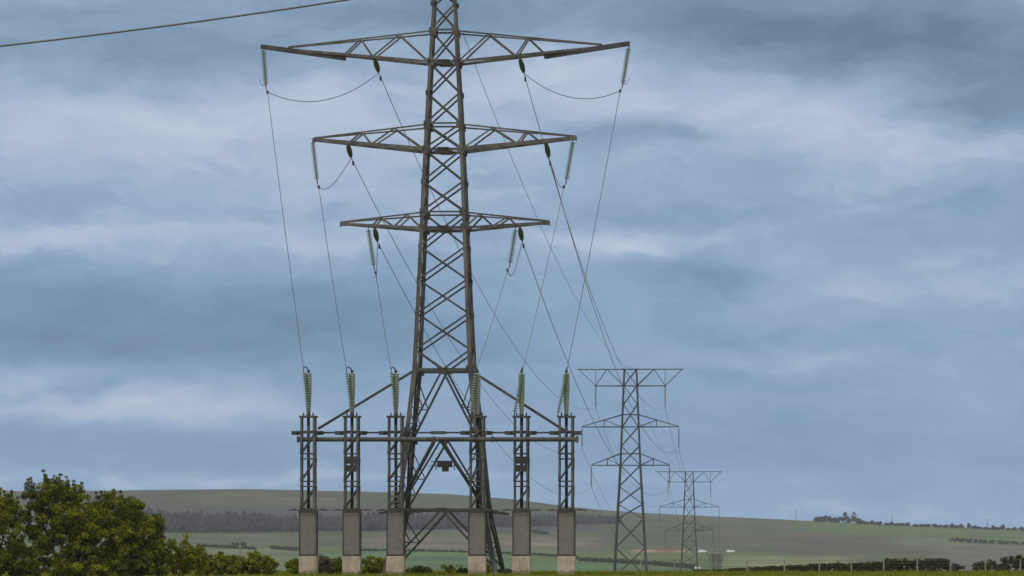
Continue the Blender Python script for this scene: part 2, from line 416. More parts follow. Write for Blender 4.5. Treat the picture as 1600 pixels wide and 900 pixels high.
def leafy(name, parts_name, root, cs, rs, per, size, mat, trunk=None, squash=.8, tint=None):
    "root given: leaves as a part of it; clump centres are relative to root"
    co, fc, tl = leaf_cloud(cs, rs, per, size, squash, tint)
    o = bpy.data.objects.new(parts_name, np_mesh(parts_name, co, fc, mat, tint=tl)); C.objects.link(o)
    if root: o.parent = root
    return o

def big_tree(label, pxc, Y, ells_px, n, per=170, leaf=.125, mat=LEAF_T, name='hawthorn_tree', cat='tree', group=None, stems=5, sprigs=()):
    s = Y / F; X0 = (pxc - 800) * s; z0 = tz(X0, Y)
    root = thing(name, (X0, Y, z0), label, cat, group)
    ells = [((ex - pxc) * s, dy, (HOR - ey) * s + EYE - z0, rx * s, ry, rz * s) for (ex, ey, rx, rz, dy, ry) in ells_px]
    cs, rs = ell_clumps(ells, n, .20, .55)
    cs = cs[cs[:, 2] > .05]; rs = rs[:len(cs)]
    sp = [((x - pxc) * s, RNG.normal() * .3, (HOR - y) * s + EYE - z0) for (x, y) in sprigs]
    for q in sp:
        L_ = .9 + .5 * RNG.random(); lx = RNG.normal() * .25
        for k in range(5):
            u = k / 4; cs = np.concatenate([cs, [[q[0] + lx * u + RNG.normal() * .05, q[1] + RNG.normal() * .08, q[2] - L_ * u]]]); rs = np.append(rs, .13 + .17 * u + .05 * RNG.random())
    leafy(None, 'crown', root, cs, rs, per, leaf, mat)
    bm = bmesh.new()
    top = max(e[2] + e[5] * .3 for e in ells)
    for k in range(stems):
        e = ells[k % len(ells)]
        a = Vector((RNG.normal() * .25, RNG.normal() * .25, -.2))
        m_ = Vector((e[0] * .4 + RNG.normal() * .2, e[1] * .4, e[2] * .5)); t_ = Vector((e[0], e[1], e[2] + e[5] * .4))
        tube(bm, [a, a.lerp(m_, .5), m_, m_.lerp(t_, .5), t_], .1, 6, [.16, .13, .10, .07, .03])
        for j in range(7):
            q = m_.lerp(t_, random.random()); tgt = Vector(cs[RNG.integers(len(cs))])
            if (tgt - q).length < 3.5: tube(bm, [q, q.lerp(tgt, .5) + Vector((0, 0, .1)), tgt], .03, 5, [.05, .03, .012])
    for q in sp:
        tube(bm, [Vector(q) - Vector((RNG.normal() * .2, 0, 1.0)), Vector(q)], .02, 4, [.03, .01])
    obj('trunk', bm, BARK, root)
    return root

big_tree('tall bushy hawthorn tree with loose leafy top breaking the skyline on the left', 105, 300,
   [(88, 783, 40, 34, 0, 1.6), (58, 806, 26, 26, .3, 1.2), (120, 812, 50, 40, 0, 2.2), (95, 855, 62, 42, -.3, 2.6), (150, 850, 48, 52, .4, 2.2), (110, 890, 80, 30, 0, 3)], 470, stems=6,
   sprigs=[(48, 748), (52, 756), (44, 750), (70, 742), (69, 736), (84, 744), (93, 742), (104, 745), (113, 752), (97, 752), (60, 762), (128, 755), (122, 760), (78, 756), (88, 764)])
big_tree('dark bushy tree with a rounded crown reaching to the right of the tall hawthorn', 205, 303,
   [(175, 798, 34, 30, 0, 1.6), (203, 800, 24, 24, 0, 1.3), (212, 840, 36, 38, 0, 2), (238, 820, 17, 14, 0, .9), (244, 848, 15, 12, 0, .8), (195, 870, 54, 36, 0, 2.4), (235, 885, 30, 24, 0, 1.6)], 320, stems=5,
   sprigs=[(150, 770), (158, 768), (178, 766), (186, 768), (206, 778), (248, 812), (253, 820), (254, 832), (250, 805)])
big_tree('leafy tree cut off by the left edge of the view', -8, 298,
   [(0, 800, 30, 28, 0, 1.5), (-30, 810, 40, 40, 0, 2), (5, 850, 40, 44, 0, 2), (-20, 885, 60, 30, 0, 2.4), (30, 880, 30, 28, 0, 1.5)], 320, stems=4,
   sprigs=[(6, 768), (18, 768), (26, 778), (2, 764), (14, 774)])
def bush(label, x0, x1, ytop, ybot, Y, mat=LEAF_B, group='bushes along the field edge', name='bush', per=70, leaf=.13, dens=1.0, depth=None):
    s = Y / F; xc = (x0 + x1) / 2; X0 = (xc - 800) * s; z0 = tz(X0, Y)
    root = thing(name, (X0, Y, z0), label, 'bush', group)
    Wd = (x1 - x0) / 2 * s; H = (HOR - ytop) * s + EYE - z0
    dp = depth or min(Wd, 1.4); k = max(3, int(Wd / .55)); ells = []
    for i in range(k):
        u = (i + .5) / k * 2 - 1; hh = H * (1 - .35 * abs(u) ** 2.2) * (.86 + .14 * random.random())
        ells.append((u * (Wd - .45), RNG.normal() * .15, hh * .48, .65, dp, hh * .46))
    cs, rs = ell_clumps(ells, int(26 * dens * k * max(H, .6)), .12, .30); cs[:, 2] = np.clip(cs[:, 2], .03, None)
    leafy(None, 'foliage', root, cs, rs, per * .55, leaf, mat)
    bm = bmesh.new()
    for e in ells:
        for j in range(2):
            t_ = Vector((e[0] + RNG.normal() * .15, e[1], e[2] * 1.5)); a = Vector((0, 0, -.3))
            tube(bm, [a, a.lerp(t_, .5) + Vector((RNG.normal() * .05, 0, 0)), t_], .02, 4, [.04, .025, .01])
    obj('stem', bm, BARK, root)
    return root
bush('round bright green bush at the foot of the trees', 228, 330, 830, 893, 306, leaf=.12, per=110)
bush('low yellow green bush between the round bush and the wooden pole', 298, 384, 858, 893, 312, dens=1.4)
bush('domed green bush just right of the wooden pole', 352, 442, 857, 893, 314, dens=1.5)
bush('small scrubby bush left of the outermost cable pillar', 444, 482, 868, 894, 329, LEAF_B, dens=.8)
bush('brownish flowering bush between the two leftmost cable pillars', 488, 518, 861, 893, 334, leafmat('blossom_leaves', (.06, .05, .03), (.13, .105, .06), (.24, .20, .13)), dens=.7)
bush('green bush filling the foot of the gap between the two leftmost cable pillars', 502, 546, 863, 893, 337, dens=1.5)
bush('dark green bush between the second and third cable pillars', 552, 616, 863, 894, 338, dens=1.5)
bush('very dark low bush just right of the third cable pillar', 632, 682, 883, 894, 340, LEAF_H)
bush('sparse yellow green bush between the middle cable pillars', 686, 722, 877, 894, 336, dens=.25)
bush('small dark bush left of the fourth cable pillar', 718, 735, 887, 895, 338, LEAF_H)
bush('small yellow green bush right of the fourth cable pillar', 752, 768, 880, 895, 334, dens=.4)
bush('small dark bush at the right foot of the big pylon', 776, 800, 888, 895, 336, LEAF_H)
# clipped hedge behind the fence on the right
def hedge(label, x0, x1, y0, y1, Y, mat=LEAF_H):
    s = Y / F; xc = (x0 + x1) / 2; X0 = (xc - 800) * s; z0 = tz(X0, Y)
    L = (x1 - x0) * s; n = int(L * 60); u = RNG.random(n); H = ((HOR - (y0 + (y1 - y0) * u)) * s + EYE - z0)
    zz = RNG.random(n) ** .7 * H * (.90 + .16 * vnoise(u * L * 1.3, u * 0 + 3.0, 5)); cs = np.stack([(u - .5) * L, RNG.uniform(-.6, .6, n), np.maximum(zz - .08, .05)], 1)
    root = bpy.data.objects.new('hedge', None)
    co, fc, tl = leaf_cloud(cs, .14 + .14 * RNG.random(n), 34, .13)
    o = bpy.data.objects.new('hedge', np_mesh('hedge', co, fc, mat, tint=tl)); C.objects.link(o)
    bpy.data.objects.remove(root)
    o.location = (X0, Y, z0); tag(o, label, 'hedge', 'clipped hedges behind the fence'); return o
hedge('low dark hedge tapering away at its left end behind the fence', 1085, 1290, 892.5, 880, 388)
hedge('middle length of dark hedge rising between two fence posts', 1284, 1390, 881, 878, 387)
hedge('tallest square ended length of dark hedge behind the fence posts', 1384, 1482, 873.5, 873, 386)
hedge('dark hedge cut off by the right edge of the view', 1566, 1640, 870, 866, 384)
bush('brown green bush standing in the gap of the hedge on the right', 1516, 1576, 874, 894, 386, LEAF_H, leaf=.13)
bush('thin low brown scrub beside the square end of the hedge', 1480, 1506, 879, 894, 387, LEAF_H, dens=.35)

# near turf: blades too many to count
n = 60000
gy = 296 + 100 * RNG.random(n) ** .8; gx = (RNG.random(n) * 2 - 1) * .135 * gy
clump = fbm(gx / 3, gy / 3, 77, 3)
hgt = (.05 + .22 * RNG.random(n) ** 2.5) * (.5 + 1.6 * np.clip(clump - .35, 0, 1)) * (1 + .9 * np.exp(-((gy - 327) / 5) ** 2))
gz = terrain(gx, gy)
ang = RNG.random(n) * math.pi; dxy = np.stack([np.cos(ang), np.sin(ang)], 1) * (.03 + .03 * RNG.random(n))[:, None]
lean = RNG.normal(size=(n, 2)) * .04
base = np.stack([gx, gy, gz], 1)
v0 = base + np.c_[dxy, np.zeros(n)]; v1 = base - np.c_[dxy, np.zeros(n)]; v2 = base + np.c_[lean, hgt]
gm = np_mesh('grass', np.stack([v0, v1, v2], 1).reshape(-1, 3), np.arange(3 * n).reshape(-1, 3), GRASSM, tint=np.repeat(np.clip(clump * .9 + .25 * RNG.random(n) - .1, 0, 1), 3))
go = bpy.data.objects.new('grass', gm); C.objects.link(go)
tag(go, 'rough green grass covering the field in front of the pylon', 'grass', kind='stuff')

# ------------------------------------------------------------------ the big terminal pylon
D1 = 330.0
PX1 = -5.25
YAW = R(-4)
zy = lambda y: (HOR - y) / 20 * (328.5 / 330) + EYE
pyl = thing('terminal_pylon', (PX1, D1, 0), 'largest steel lattice pylon with three pairs of arms, standing over a row of cable pillars', 'pylon', 'pylons of the power line', YAW)
HZ = [0, zy(797), zy(685), zy(578), zy(360), zy(235), zy(95), zy(0), 47.5, 51.5]
HH = [4.35, 3.30, 2.78, 2.22, 1.74, 1.52, 1.15, .90, .75, .12]
hw = lambda z: float(np.interp(z, HZ, HH))
def corner(i, z):
    sx, sy = ((-1, -1), (1, -1), (1, 1), (-1, 1))[i % 4]; h = hw(z); return Vector((sx * h, sy * h, z))
spl = [(0, .40), (zy(797), .38), (zy(685), .36), (zy(578), .34), (zy(545), .32), (zy(490), .30), (zy(385), .28), (zy(283), .26), (zy(145), .22), (zy(45), .19), (47.5, .15), (51.5, .12)]
for i in range(4):
    bm = bmesh.new(); sx, sy = ((-1, -1), (1, -1), (1, 1), (-1, 1))[i]
    for k in range(len(spl) - 1):
        z0, w0 = spl[k]; z1, _ = spl[k + 1]
        a, b_ = corner(i, z0), corner(i, z1)
        o_ = Vector((sx * (w0 - .2) * .8, sy * (w0 - .2) * .8, 0))
        angle_bar(bm, a + o_, b_ + o_, w0, -sx, -sy, .05)
        # splice plates
        if 0 < k < 10: box_between(bm, a + Vector((-sx * w0 * .4, sy * .035, -.5)) + o_, a + Vector((-sx * w0 * .4, sy * .035, .45)) + o_, w0 * .8, .03, up=Vector((0, 1, 0)))
    # step bolts on one leg face
    if i in (1, 3):
        for z in np.arange(3.2, 46, .45):
            c = corner(i, z); box_between(bm, c + Vector((0, sy * .02, 0)), c + Vector((sx * .16, sy * .02, 0)), .025)
    obj('leg', bm, STEEL, pyl)
    bm = bmesh.new(); c = corner(i, 0)
    box(bm, (c.x, c.y, -.2), (1.1, 1.1, .6)); obj('footing', bm, CONC, pyl)

nodes = [zy(y) for y in (547, 490, 437, 385, 330, 283, 232, 192, 144, 95, 45, 3)] + [46.0, 47.5]
def face_pts(fi, z):  # the two corners of face fi
    return corner(fi, z), corner(fi + 1, z)
for fi in range(4):
    nrm = (Vector((0, -1, 0)), Vector((1, 0, 0)), Vector((0, 1, 0)), Vector((-1, 0, 0)))[fi]
    bm = bmesh.new(); W_ = .14
    o1 = nrm * -.03; o2 = nrm * -.12
    for z0, z1 in zip(nodes[:-1], nodes[1:]):
        a0, b0 = face_pts(fi, z0); a1, b1 = face_pts(fi, z1)
        box_between(bm, a0 + o1, b1 + o1, .06, W_, up=nrm.cross(Vector((0, 0, 1)))); box_between(bm, b0 + o2, a1 + o2, .06, W_, up=nrm.cross(Vector((0, 0, 1))))
    for z, t_ in ((zy(578), .22), (zy(797), .22), (zy(95), .22), (zy(45), .14), (zy(192), .13), (zy(233), .22), (zy(331), .13), (zy(356), .24), (47.5, .12)):
        a, b_ = face_pts(fi, z); box_between(bm, a + nrm * .03, b_ + nrm * .03, .08, t_)
        if t_ > .2:
            c = (a + b_) / 2; box_between(bm, c - Vector((.45, 0, 0)) if fi % 2 == 0 else c - Vector((0, .45, 0)), c + Vector((.45, 0, 0)) if fi % 2 == 0 else c + Vector((0, .45, 0)), .14, t_ + .12)
    # V into the waist
    a, b_ = face_pts(fi, nodes[0]); cw = sum(face_pts(fi, zy(578)), Vector()) / 2
    box_between(bm, a + o1, cw + o1, W_, W_); box_between(bm, b_ + o1, cw + o1, W_, W_)
    # three storeys of inverted V with secondary bracing
    for ztop, zbot in ((zy(578), zy(686)), (zy(686), zy(797)), (zy(797), .5)):
        c = sum(face_pts(fi, ztop), Vector()) / 2
        for s_ in (0, 1):
            ft = face_pts(fi, zbot)[s_]; tp = face_pts(fi, ztop)[s_]
            box_between(bm, c, ft, .15, .15)
            m_ = c.lerp(ft, .55); lz = m_.z; lg = face_pts(fi, lz)[s_]
            box_between(bm, m_, lg, .08); box_between(bm, m_, tp.lerp(ft, .12), .08)
            m2 = c.lerp(ft, .78); lg2 = face_pts(fi, m2.z)[s_]; box_between(bm, m2, lg2, .07); box_between(bm, m2, lg, .07)
    a, b_ = face_pts(fi, zy(686)); box_between(bm, a, b_, .14)
    # gusset plates
    for z in nodes[1:-2]:
        for s_ in (0, 1):
            p = face_pts(fi, z)[s_]; box_between(bm, p + nrm * .055 - Vector((0, 0, .2)), p + nrm * .055 + Vector((0, 0, .2)), .24 if fi % 2 == 0 else .03, .03 if fi % 2 == 0 else .24, up=Vector((0, 1, 0)))
    obj('lattice_bracing', bm, BRACE, pyl)
for z in (zy(95), zy(47), zy(233), zy(194), zy(356), zy(332), zy(578), zy(686), zy(797)):
    for i in range(4):
        bm = bmesh.new(); c = corner(i, z); sx, sy = ((-1, -1), (1, -1), (1, 1), (-1, 1))[i]
        box(bm, c + Vector((-sx * .14, sy * .05, 0)), (.52, .035, .62))
        for bx_ in (-.16, 0, .16):
            for bz_ in (-.2, 0, .2): box(bm, c + Vector((-sx * .14 + bx_, sy * .08, bz_)), (.045, .03, .045))
        obj('gusset_plate', bm, STEEL, pyl)
# horizontal plan bracing
for z in (zy(578), zy(797), zy(356), zy(233), zy(95), zy(686)):
    bm = bmesh.new(); box_between(bm, corner(0, z), corner(2, z), .07); box_between(bm, corner(1, z + .05), corner(3, z + .05), .07)
    obj('plan_bracing', bm, BRACE, pyl)

def arm(sgn, zb, zt, tipx, tipz, bots, tops, chord, toptip=None, label=None):
    h0, h1 = hw(zb), hw(zt); bm = bmesh.new(); e = tipx
    tx = toptip or tipx
    def B(x, s): u = (x - h0) / (e - h0); return Vector((sgn * x, s * h0 * (1 - u) + s * .12 * u, zb + (tipz - .08 - zb) * u))
    ztt = tipz + .06 if toptip is None else None
    zend = (tipz + .06) if toptip is None else (zb + (tipz - zb) * (tx - h0) / (e - h0) + .12)
    def T(x, s): u = (x - h1) / (tx - h1); return Vector((sgn * x, s * h1 * (1 - u) + s * .14 * u, zt + (zend - zt) * u))
    for s in (-1, 1):
        box_between(bm, B(h0, s), B(e, s), .12, chord); box_between(bm, T(h1, s), T(tx, s), .09, .12)
        seq = [B(bots[0], s)]
        for i, t_ in enumerate(tops):
            seq.append(T(t_, s))
            if i + 1 < len(bots): seq.append(B(bots[i + 1], s))
        for a, b_ in zip(seq[:-1], seq[1:]): box_between(bm, a, b_, .12, .12)
    xs = sorted(set([h0 + .05] + list(bots)));
    for i, x in enumerate(xs):
        box_between(bm, B(x, -1), B(x, 1), .08)
        if i + 1 < len(xs): box_between(bm, B(x, -1 if i % 2 else 1), B(xs[i + 1], 1 if i % 2 else -1), .07)
    for x in tops: box_between(bm, T(x, -1), T(x, 1), .08)
    box(bm, (sgn * (e - .1), 0, tipz - .06), (.45, .4, .34) if toptip is None else (.3, .3, .2))
    o = obj('crossarm', bm, STEEL, pyl)
    if toptip is None:
        bm = bmesh.new(); box(bm, (sgn * (e + .13), 0, tipz - .12), (.09, .3, .34)); obj('end_plate', bm, BOX, o)
    return B
px2 = lambda p: abs(p - 697) / 20
for sgn in (-1, 1):
    B = arm(sgn, zy(95), zy(47), 12.6, zy(70), [hw(zy(95)), px2(585), px2(541)], [px2(627), px2(566)], .20, toptip=12.3)
    bm = bmesh.new()
    a = Vector((sgn * px2(538), 0, zy(85.5))); b_ = Vector((sgn * 14.35, 0, zy(67)))
    for s in (-1, 1): box_between(bm, a + Vector((0, s * .34, 0)), b_ + Vector((0, s * .12, 0)), .14, .34)
    box_between(bm, a + Vector((0, -.42, 0)), a + Vector((0, .42, 0)), .34, .34); box(bm, b_ + Vector((0, 0, 0)), (.24, .3, .34))
    obj('arm_extension', bm, BRACE, pyl)
    arm(sgn, zy(232), zy(194), 10.15, zy(212.5), [hw(zy(232)), px2(583), px2(548)], [px2(620), px2(568)], .28)
    arm(sgn, zy(356), zy(332), 8.05, zy(345), [hw(zy(356)), px2(620), px2(585)], [px2(640), px2(597)], .20)
# anchor beam in front, its rear chord, stays
bm = bmesh.new()
zb = zy(686.5)
yb = -6.2          # local y of the beam (in front of the body)
cY, sY = math.cos(YAW), math.sin(YAW)
def loc(px, py, Y):   # photo point at distance Y in the pylon's own axes
    v = P(px, py, Y) - Vector((PX1, D1, 0)); return Vector((v.x * cY + v.y * sY, -v.x * sY + v.y * cY, v.z))
yb_front = -5.9
def onb(px, py, ly):  # photo point lying in local plane y = ly
    Y = D1
    for _ in range(6):
        v = loc(px, py, Y); Y += (ly - v.y)
    return loc(px, py, Y)
YB = -5.6
a, b_ = onb(466, 686.5, YB), onb(902, 686.5, YB)
tube(bm, [a, b_], .18, 14)
for x in (466, 902, 678, 560, 770):
    c = onb(x, 686.5, YB); box_between(bm, c - Vector((.09, 0, 0)), c + Vector((.09, 0, 0)), .36, .50 if x in (466, 902) else .44)
obj('anchor_beam', bm, BRACE, pyl)
bm = bmesh.new(); YR = -3.9
a, b_ = onb(458, 676, YR), onb(902, 676, YR); box_between(bm, a, b_, .12, .13)
for pc in (481, 549, 617.5, 745, 814, 884):
    for d in (-17, 16):
        c = onb(pc + d, 676.5, YR - .09); box_between(bm, c - Vector((.42, 0, 0)), c + Vector((.42, 0, 0)), .2, .30)
        box_between(bm, c, c + Vector((0, YB - YR + .1, -.05)), .16, .2)
c = onb(685, 676, YR); box_between(bm, c - Vector((.6, 0, 0)), c + Vector((.6, 0, 0)), .2, .24)
for s_ in (-1, 1):   # brackets back to the legs
    L0 = corner(0 if s_ < 0 else 1, zy(680)); box_between(bm, L0, Vector((L0.x, YB, zb + .1)), .16, .2)
    box_between(bm, L0, Vector((L0.x, YR, L0.z + .5)), .14)
obj('rear_beam', bm, BRACE, pyl)
for (x0, y0, x1, y1, s_) in ((640, 582, 497, 670, -1), (742, 587, 884, 674, 1)):
    bm = bmesh.new(); c = corner(0 if s_ < 0 else 1, zy(580)); e = onb(x1, y1, YR)
    box_between(bm, c, e, .18, .2); obj('stay', bm, BRACE, pyl)
for s_ in (-1, 1):
    bm = bmesh.new()
    t_ = onb(684 + s_ * 6, 690, YB); e = corner(0 if s_ < 0 else 1, zy(790)); box_between(bm, t_, e, .22, .2); obj('strut', bm, BRACE, pyl)
# anti climb guard round each leg
for i in range(4):
    bm = bmesh.new(); c = corner(i, zy(800)); sx, sy = ((-1, -1), (1, -1), (1, 1), (-1, 1))[i]
    for k in range(4):
        y_ = -1.0 + k * .66; box_between(bm, c + Vector((-1.0, y_, .02 * k)), c + Vector((1.1, y_, .02 * k)), .05)
    for k in range(4):
        x_ = -1.0 + k * .7; box_between(bm, c + Vector((x_, -1.05, .07)), c + Vector((x_, 1.05, .07)), .05)
    box_between(bm, c + Vector((sx * .1, sy * 1.05, 0)), c + Vector((sx * 1.4, sy * 1.05, -.1)), .1, .16)
    obj('climbing_guard', bm, BRACE, pyl)
# equipment box slung under the beam
eq = None
bm = bmesh.new(); c = onb(695, 725, -2.9)
box(bm, c, (1.15, .5, .5)); eq = obj('equipment_box', bm, BOX, pyl)
bm = bmesh.new(); box(bm, c + Vector((.05, 0, -.42)), (.5, .4, .34)); obj('lower_box', bm, BOX, eq)
bm = bmesh.new()
for dz, l in ((.2, 1.15), (-.15, 1.3)): box_between(bm, c + Vector((-l, .3, dz)), c + Vector((l * .8, .3, dz)), .05)
for dx in (-.72, .72): box_between(bm, c + Vector((dx, .3, -.45)), c + Vector((dx, .3, .5)), .06)
obj('bracket', bm, BRACE, eq)

# ------------------------------------------------------------------ insulator strings
def disc_stack(bm, a, b_, r, pitch, seg=12, taper=0):
    a = Vector(a); b_ = Vector(b_); d = b_ - a; L = d.length; z = d / L
    x = z.cross(Vector((0, 1, 0)));
    if x.length < .1: x = z.cross(Vector((1, 0, 0)))
    x.normalize(); y = z.cross(x); n = max(3, int(L / pitch)); prev = None; first = None
    for i in range(n):
        for (u, rr) in ((.02, r * .25), (.12, r * .55), (.34, r), (.42, r * .96), (.46, r * .32), (.96, r * .22)):
            rr = rr * (1 - taper * abs(2 * (i + u) / n - 1) ** 2)
            c = a + d * ((i + u) / n); ring = [bm.verts.new(c + (x * math.cos(k * 2 * math.pi / seg) + y * math.sin(k * 2 * math.pi / seg)) * rr) for k in range(seg)]
            if prev:
                for k in range(seg): bm.faces.new((prev[k], prev[(k + 1) % seg], ring[(k + 1) % seg], ring[k]))
            else: first = ring
            prev = ring
    bm.faces.new(first[::-1]); bm.faces.new(prev)
def insulator(label, group, a, b_, r=.16, pitch=.16, mat=None, twin=0, horn=False, seg=12):
    a = Vector(a); b_ = Vector(b_); root = thing('insulator_string', a, label, 'insulator', group)
    d = b_ - a; m = mat or GLASS
    s = d.cross(Vector((0, 0, 1))); s = s.normalized() if s.length > .05 else Vector((1, 0, 0))
    for o_ in ((-twin, twin) if twin else (0,)):
        bm = bmesh.new(); disc_stack(bm, d * .09 + s * o_, d * .91 + s * o_, r, pitch, seg, .45 if r == .215 else 0); obj('glass_discs', bm, m, root, True)
    bm = bmesh.new(); tube(bm, [Vector(), d * .1], .035, 6); obj('top_fitting', bm, BRACE, root)
    bm = bmesh.new(); tube(bm, [d * .9, d], .045, 6)
    if twin: box_between(bm, d * .08 - s * (twin + .08), d * .08 + s * (twin + .08), .08, .1); box_between(bm, d * .92 - s * (twin + .08), d * .92 + s * (twin + .08), .08, .1)
    if horn:
        tube(bm, [d * .93, d * .93 + Vector((horn * .3, 0, .05)), d * .9 + Vector((horn * .5, 0, .32)), d * .88 + Vector((horn * .42, 0, .45))], .02, 5)
    obj('end_fitting', bm, BRACE, root); return root
def cable(label, group, pts, r=.028, name='conductor', dampers=(), cat='cable'):
    bm = bmesh.new(); p0 = Vector(pts[0]); tube(bm, [Vector(p) - p0 for p in pts], r, 5)
    o = obj(name, bm, WIRE); o.location = p0; tag(o, label, cat, group)
    for q in dampers:
        d = Vector(q) - p0; bm = bmesh.new(); box(bm, d + Vector((0, 0, -.1)), (.15, .2, .34)); obj('damper', bm, BOX, o)
    return o
def cat(a, b_, sag, n=40):
    a = Vector(a); b_ = Vector(b_); return [a.lerp(b_, i / n) - Vector((0, 0, 4 * sag * (i / n) * (1 - i / n))) for i in range(n + 1)]

# far pylons first (attachment points)
def suspension(root, thick=1.0):
    hz = [-3, 17.8, 24.7, 28, 35.2]; hh = [3.0, 1.8, 1.45, 1.25, 1.1]
    h = lambda z: float(np.interp(z, hz, hh))
    cr = lambda i, z: Vector((((-1, 1, 1, -1)[i % 4]) * h(z), ((-1, -1, 1, 1)[i % 4]) * h(z), z))
    zf = lambda y: (HOR - y) * 767 / F + EYE
    for i in range(4):
        bm = bmesh.new(); box_between(bm, cr(i, -3.2), cr(i, 17.8), .24 * thick); box_between(bm, cr(i, 17.8), cr(i, 35.3), .19 * thick); obj('leg', bm, FARST, root)
    bm = bmesh.new(); nd = [-2.6] + [zf(y) for y in (856, 811, 788, 760, 727, 697, 667, 632, 603, 577)]
    for fi in range(4):
        for z0, z1 in zip(nd[:-1], nd[1:]):
            box_between(bm, cr(fi, z0), cr(fi + 1, z1), .13 * thick); box_between(bm, cr(fi + 1, z0), cr(fi, z1), .13 * thick)
        for z in (zf(603), zf(577), zf(648), zf(667), zf(709), zf(727)): box_between(bm, cr(fi, z), cr(fi + 1, z), .12 * thick)
    obj('lattice_bracing', bm, FARST, root)
    zt, zl = zf(577), zf(603)
    for s in (-1, 1):
        bm = bmesh.new()
        for f_ in (-1, 1):
            box_between(bm, (0, f_ * .5, zt), (s * 9.65, f_ * .12, zt), .16 * thick); box_between(bm, (s * h(zl), f_ * h(zl), zl), (s * 6.3, f_ * .2, zl), .16 * thick)
            box_between(bm, (s * 9.4, f_ * .12, zt), (s * 6.3, f_ * .2, zl), .12 * thick); box_between(bm, (s * 6.3, f_ * .2, zl), (s * 4.3, f_ * .4, zt), .11 * thick)
            box_between(bm, (s * 4.3, f_ * .4, zt), (s * h(zl), f_ * h(zl), zl), .13 * thick)
        box_between(bm, (s * 6.3, 0, zl), (s * 6.3, 0, zt), .09 * thick); box_between(bm, (s * 6.3, 0, zl + .15), (s * 6.3, 0, zl - .3), .3)
        obj('crossarm', bm, FARST, root)
    for (za, zb_, e) in ((zf(648), zf(667), 8.8), (zf(709), zf(727), 7.1)):
        for s in (-1, 1):
            bm = bmesh.new()
            for f_ in (-1, 1):
                q = h(zb_); b0 = Vector((s * q, f_ * q, zb_)); t0 = Vector((s * q, f_ * q, za)); tp = Vector((s * e, f_ * .1, zb_))
                box_between(bm, b0, tp, .16 * thick); box_between(bm, t0, tp + Vector((0, 0, .08)), .13 * thick)
                box_between(bm, b0.lerp(tp, .45), t0.lerp(tp, .45), .10 * thick); box_between(bm, b0, t0.lerp(tp, .45), .09 * thick)
            obj('crossarm', bm, FARST, root)
    for i in range(4): bm = bmesh.new(); c = cr(i, -2.6); box(bm, (c.x, c.y, -2.4), (.9, .9, .8)); obj('footing', bm, CONC, root)
    return [(s * x, z) for (x, z) in ((6.3, zl), (8.8, zf(667)), (7.1, zf(727))) for s in (-1, 1)]
LV = ['upper', 'middle', 'lower']; SD = ['left', 'right']
TP = [((985 - 800) * 767 / F, 767.0, 0.0, R(-3.6), 'second largest lattice pylon with flat topped arms, right of the row of cable pillars'),
      ((1077 - 800) * 1248 / F, 1248.0, -9.2, R(-3.6), 'small lattice pylon just right of the second largest one'),
      ((1119 - 800) * 1730 / F, 1730.0, -33.5, R(66), 'most distant faint lattice pylon, low against the hillside')]
TN = ['second largest pylon', 'small third pylon', 'most distant pylon']
ends = []; proto = None
for k, (x, y, z, rz, lb) in enumerate(TP):
    if proto is None:
        root = thing('suspension_pylon', (x, y, z), lb, 'pylon', 'pylons of the power line', rz); att = suspension(root); proto = root
    else:
        root = copy_tree(proto); root.location = (x, y, z); root.rotation_euler = (0, 0, rz); root['label'] = lb
    e = []
    M = Matrix.Translation((x, y, z)) @ Matrix.Rotation(rz, 4, 'Z')
    for j, (ax, azz) in enumerate(att):
        a = M @ Vector((ax, 0, azz - .1)); b_ = a - Vector((0, 0, 3.9))
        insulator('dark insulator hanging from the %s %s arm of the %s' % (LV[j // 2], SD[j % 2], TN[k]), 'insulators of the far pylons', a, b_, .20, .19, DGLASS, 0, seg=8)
        e.append(b_)
    e.append(M @ Vector((0, 0, 35.3))); ends.append(e)
for k in range(2):
    for j in range(6):
        cable('%s %s conductor running from the %s to the next pylon away' % (LV[j // 2], SD[j % 2], TN[k]), 'conductors between the far pylons', cat(ends[k][j], ends[k + 1][j], 9), .028)
    cable('thin earth wire between the tops of the %s and the next one away' % TN[k], 'conductors between the far pylons', cat(ends[k][6], ends[k + 1][6], 6), .02)

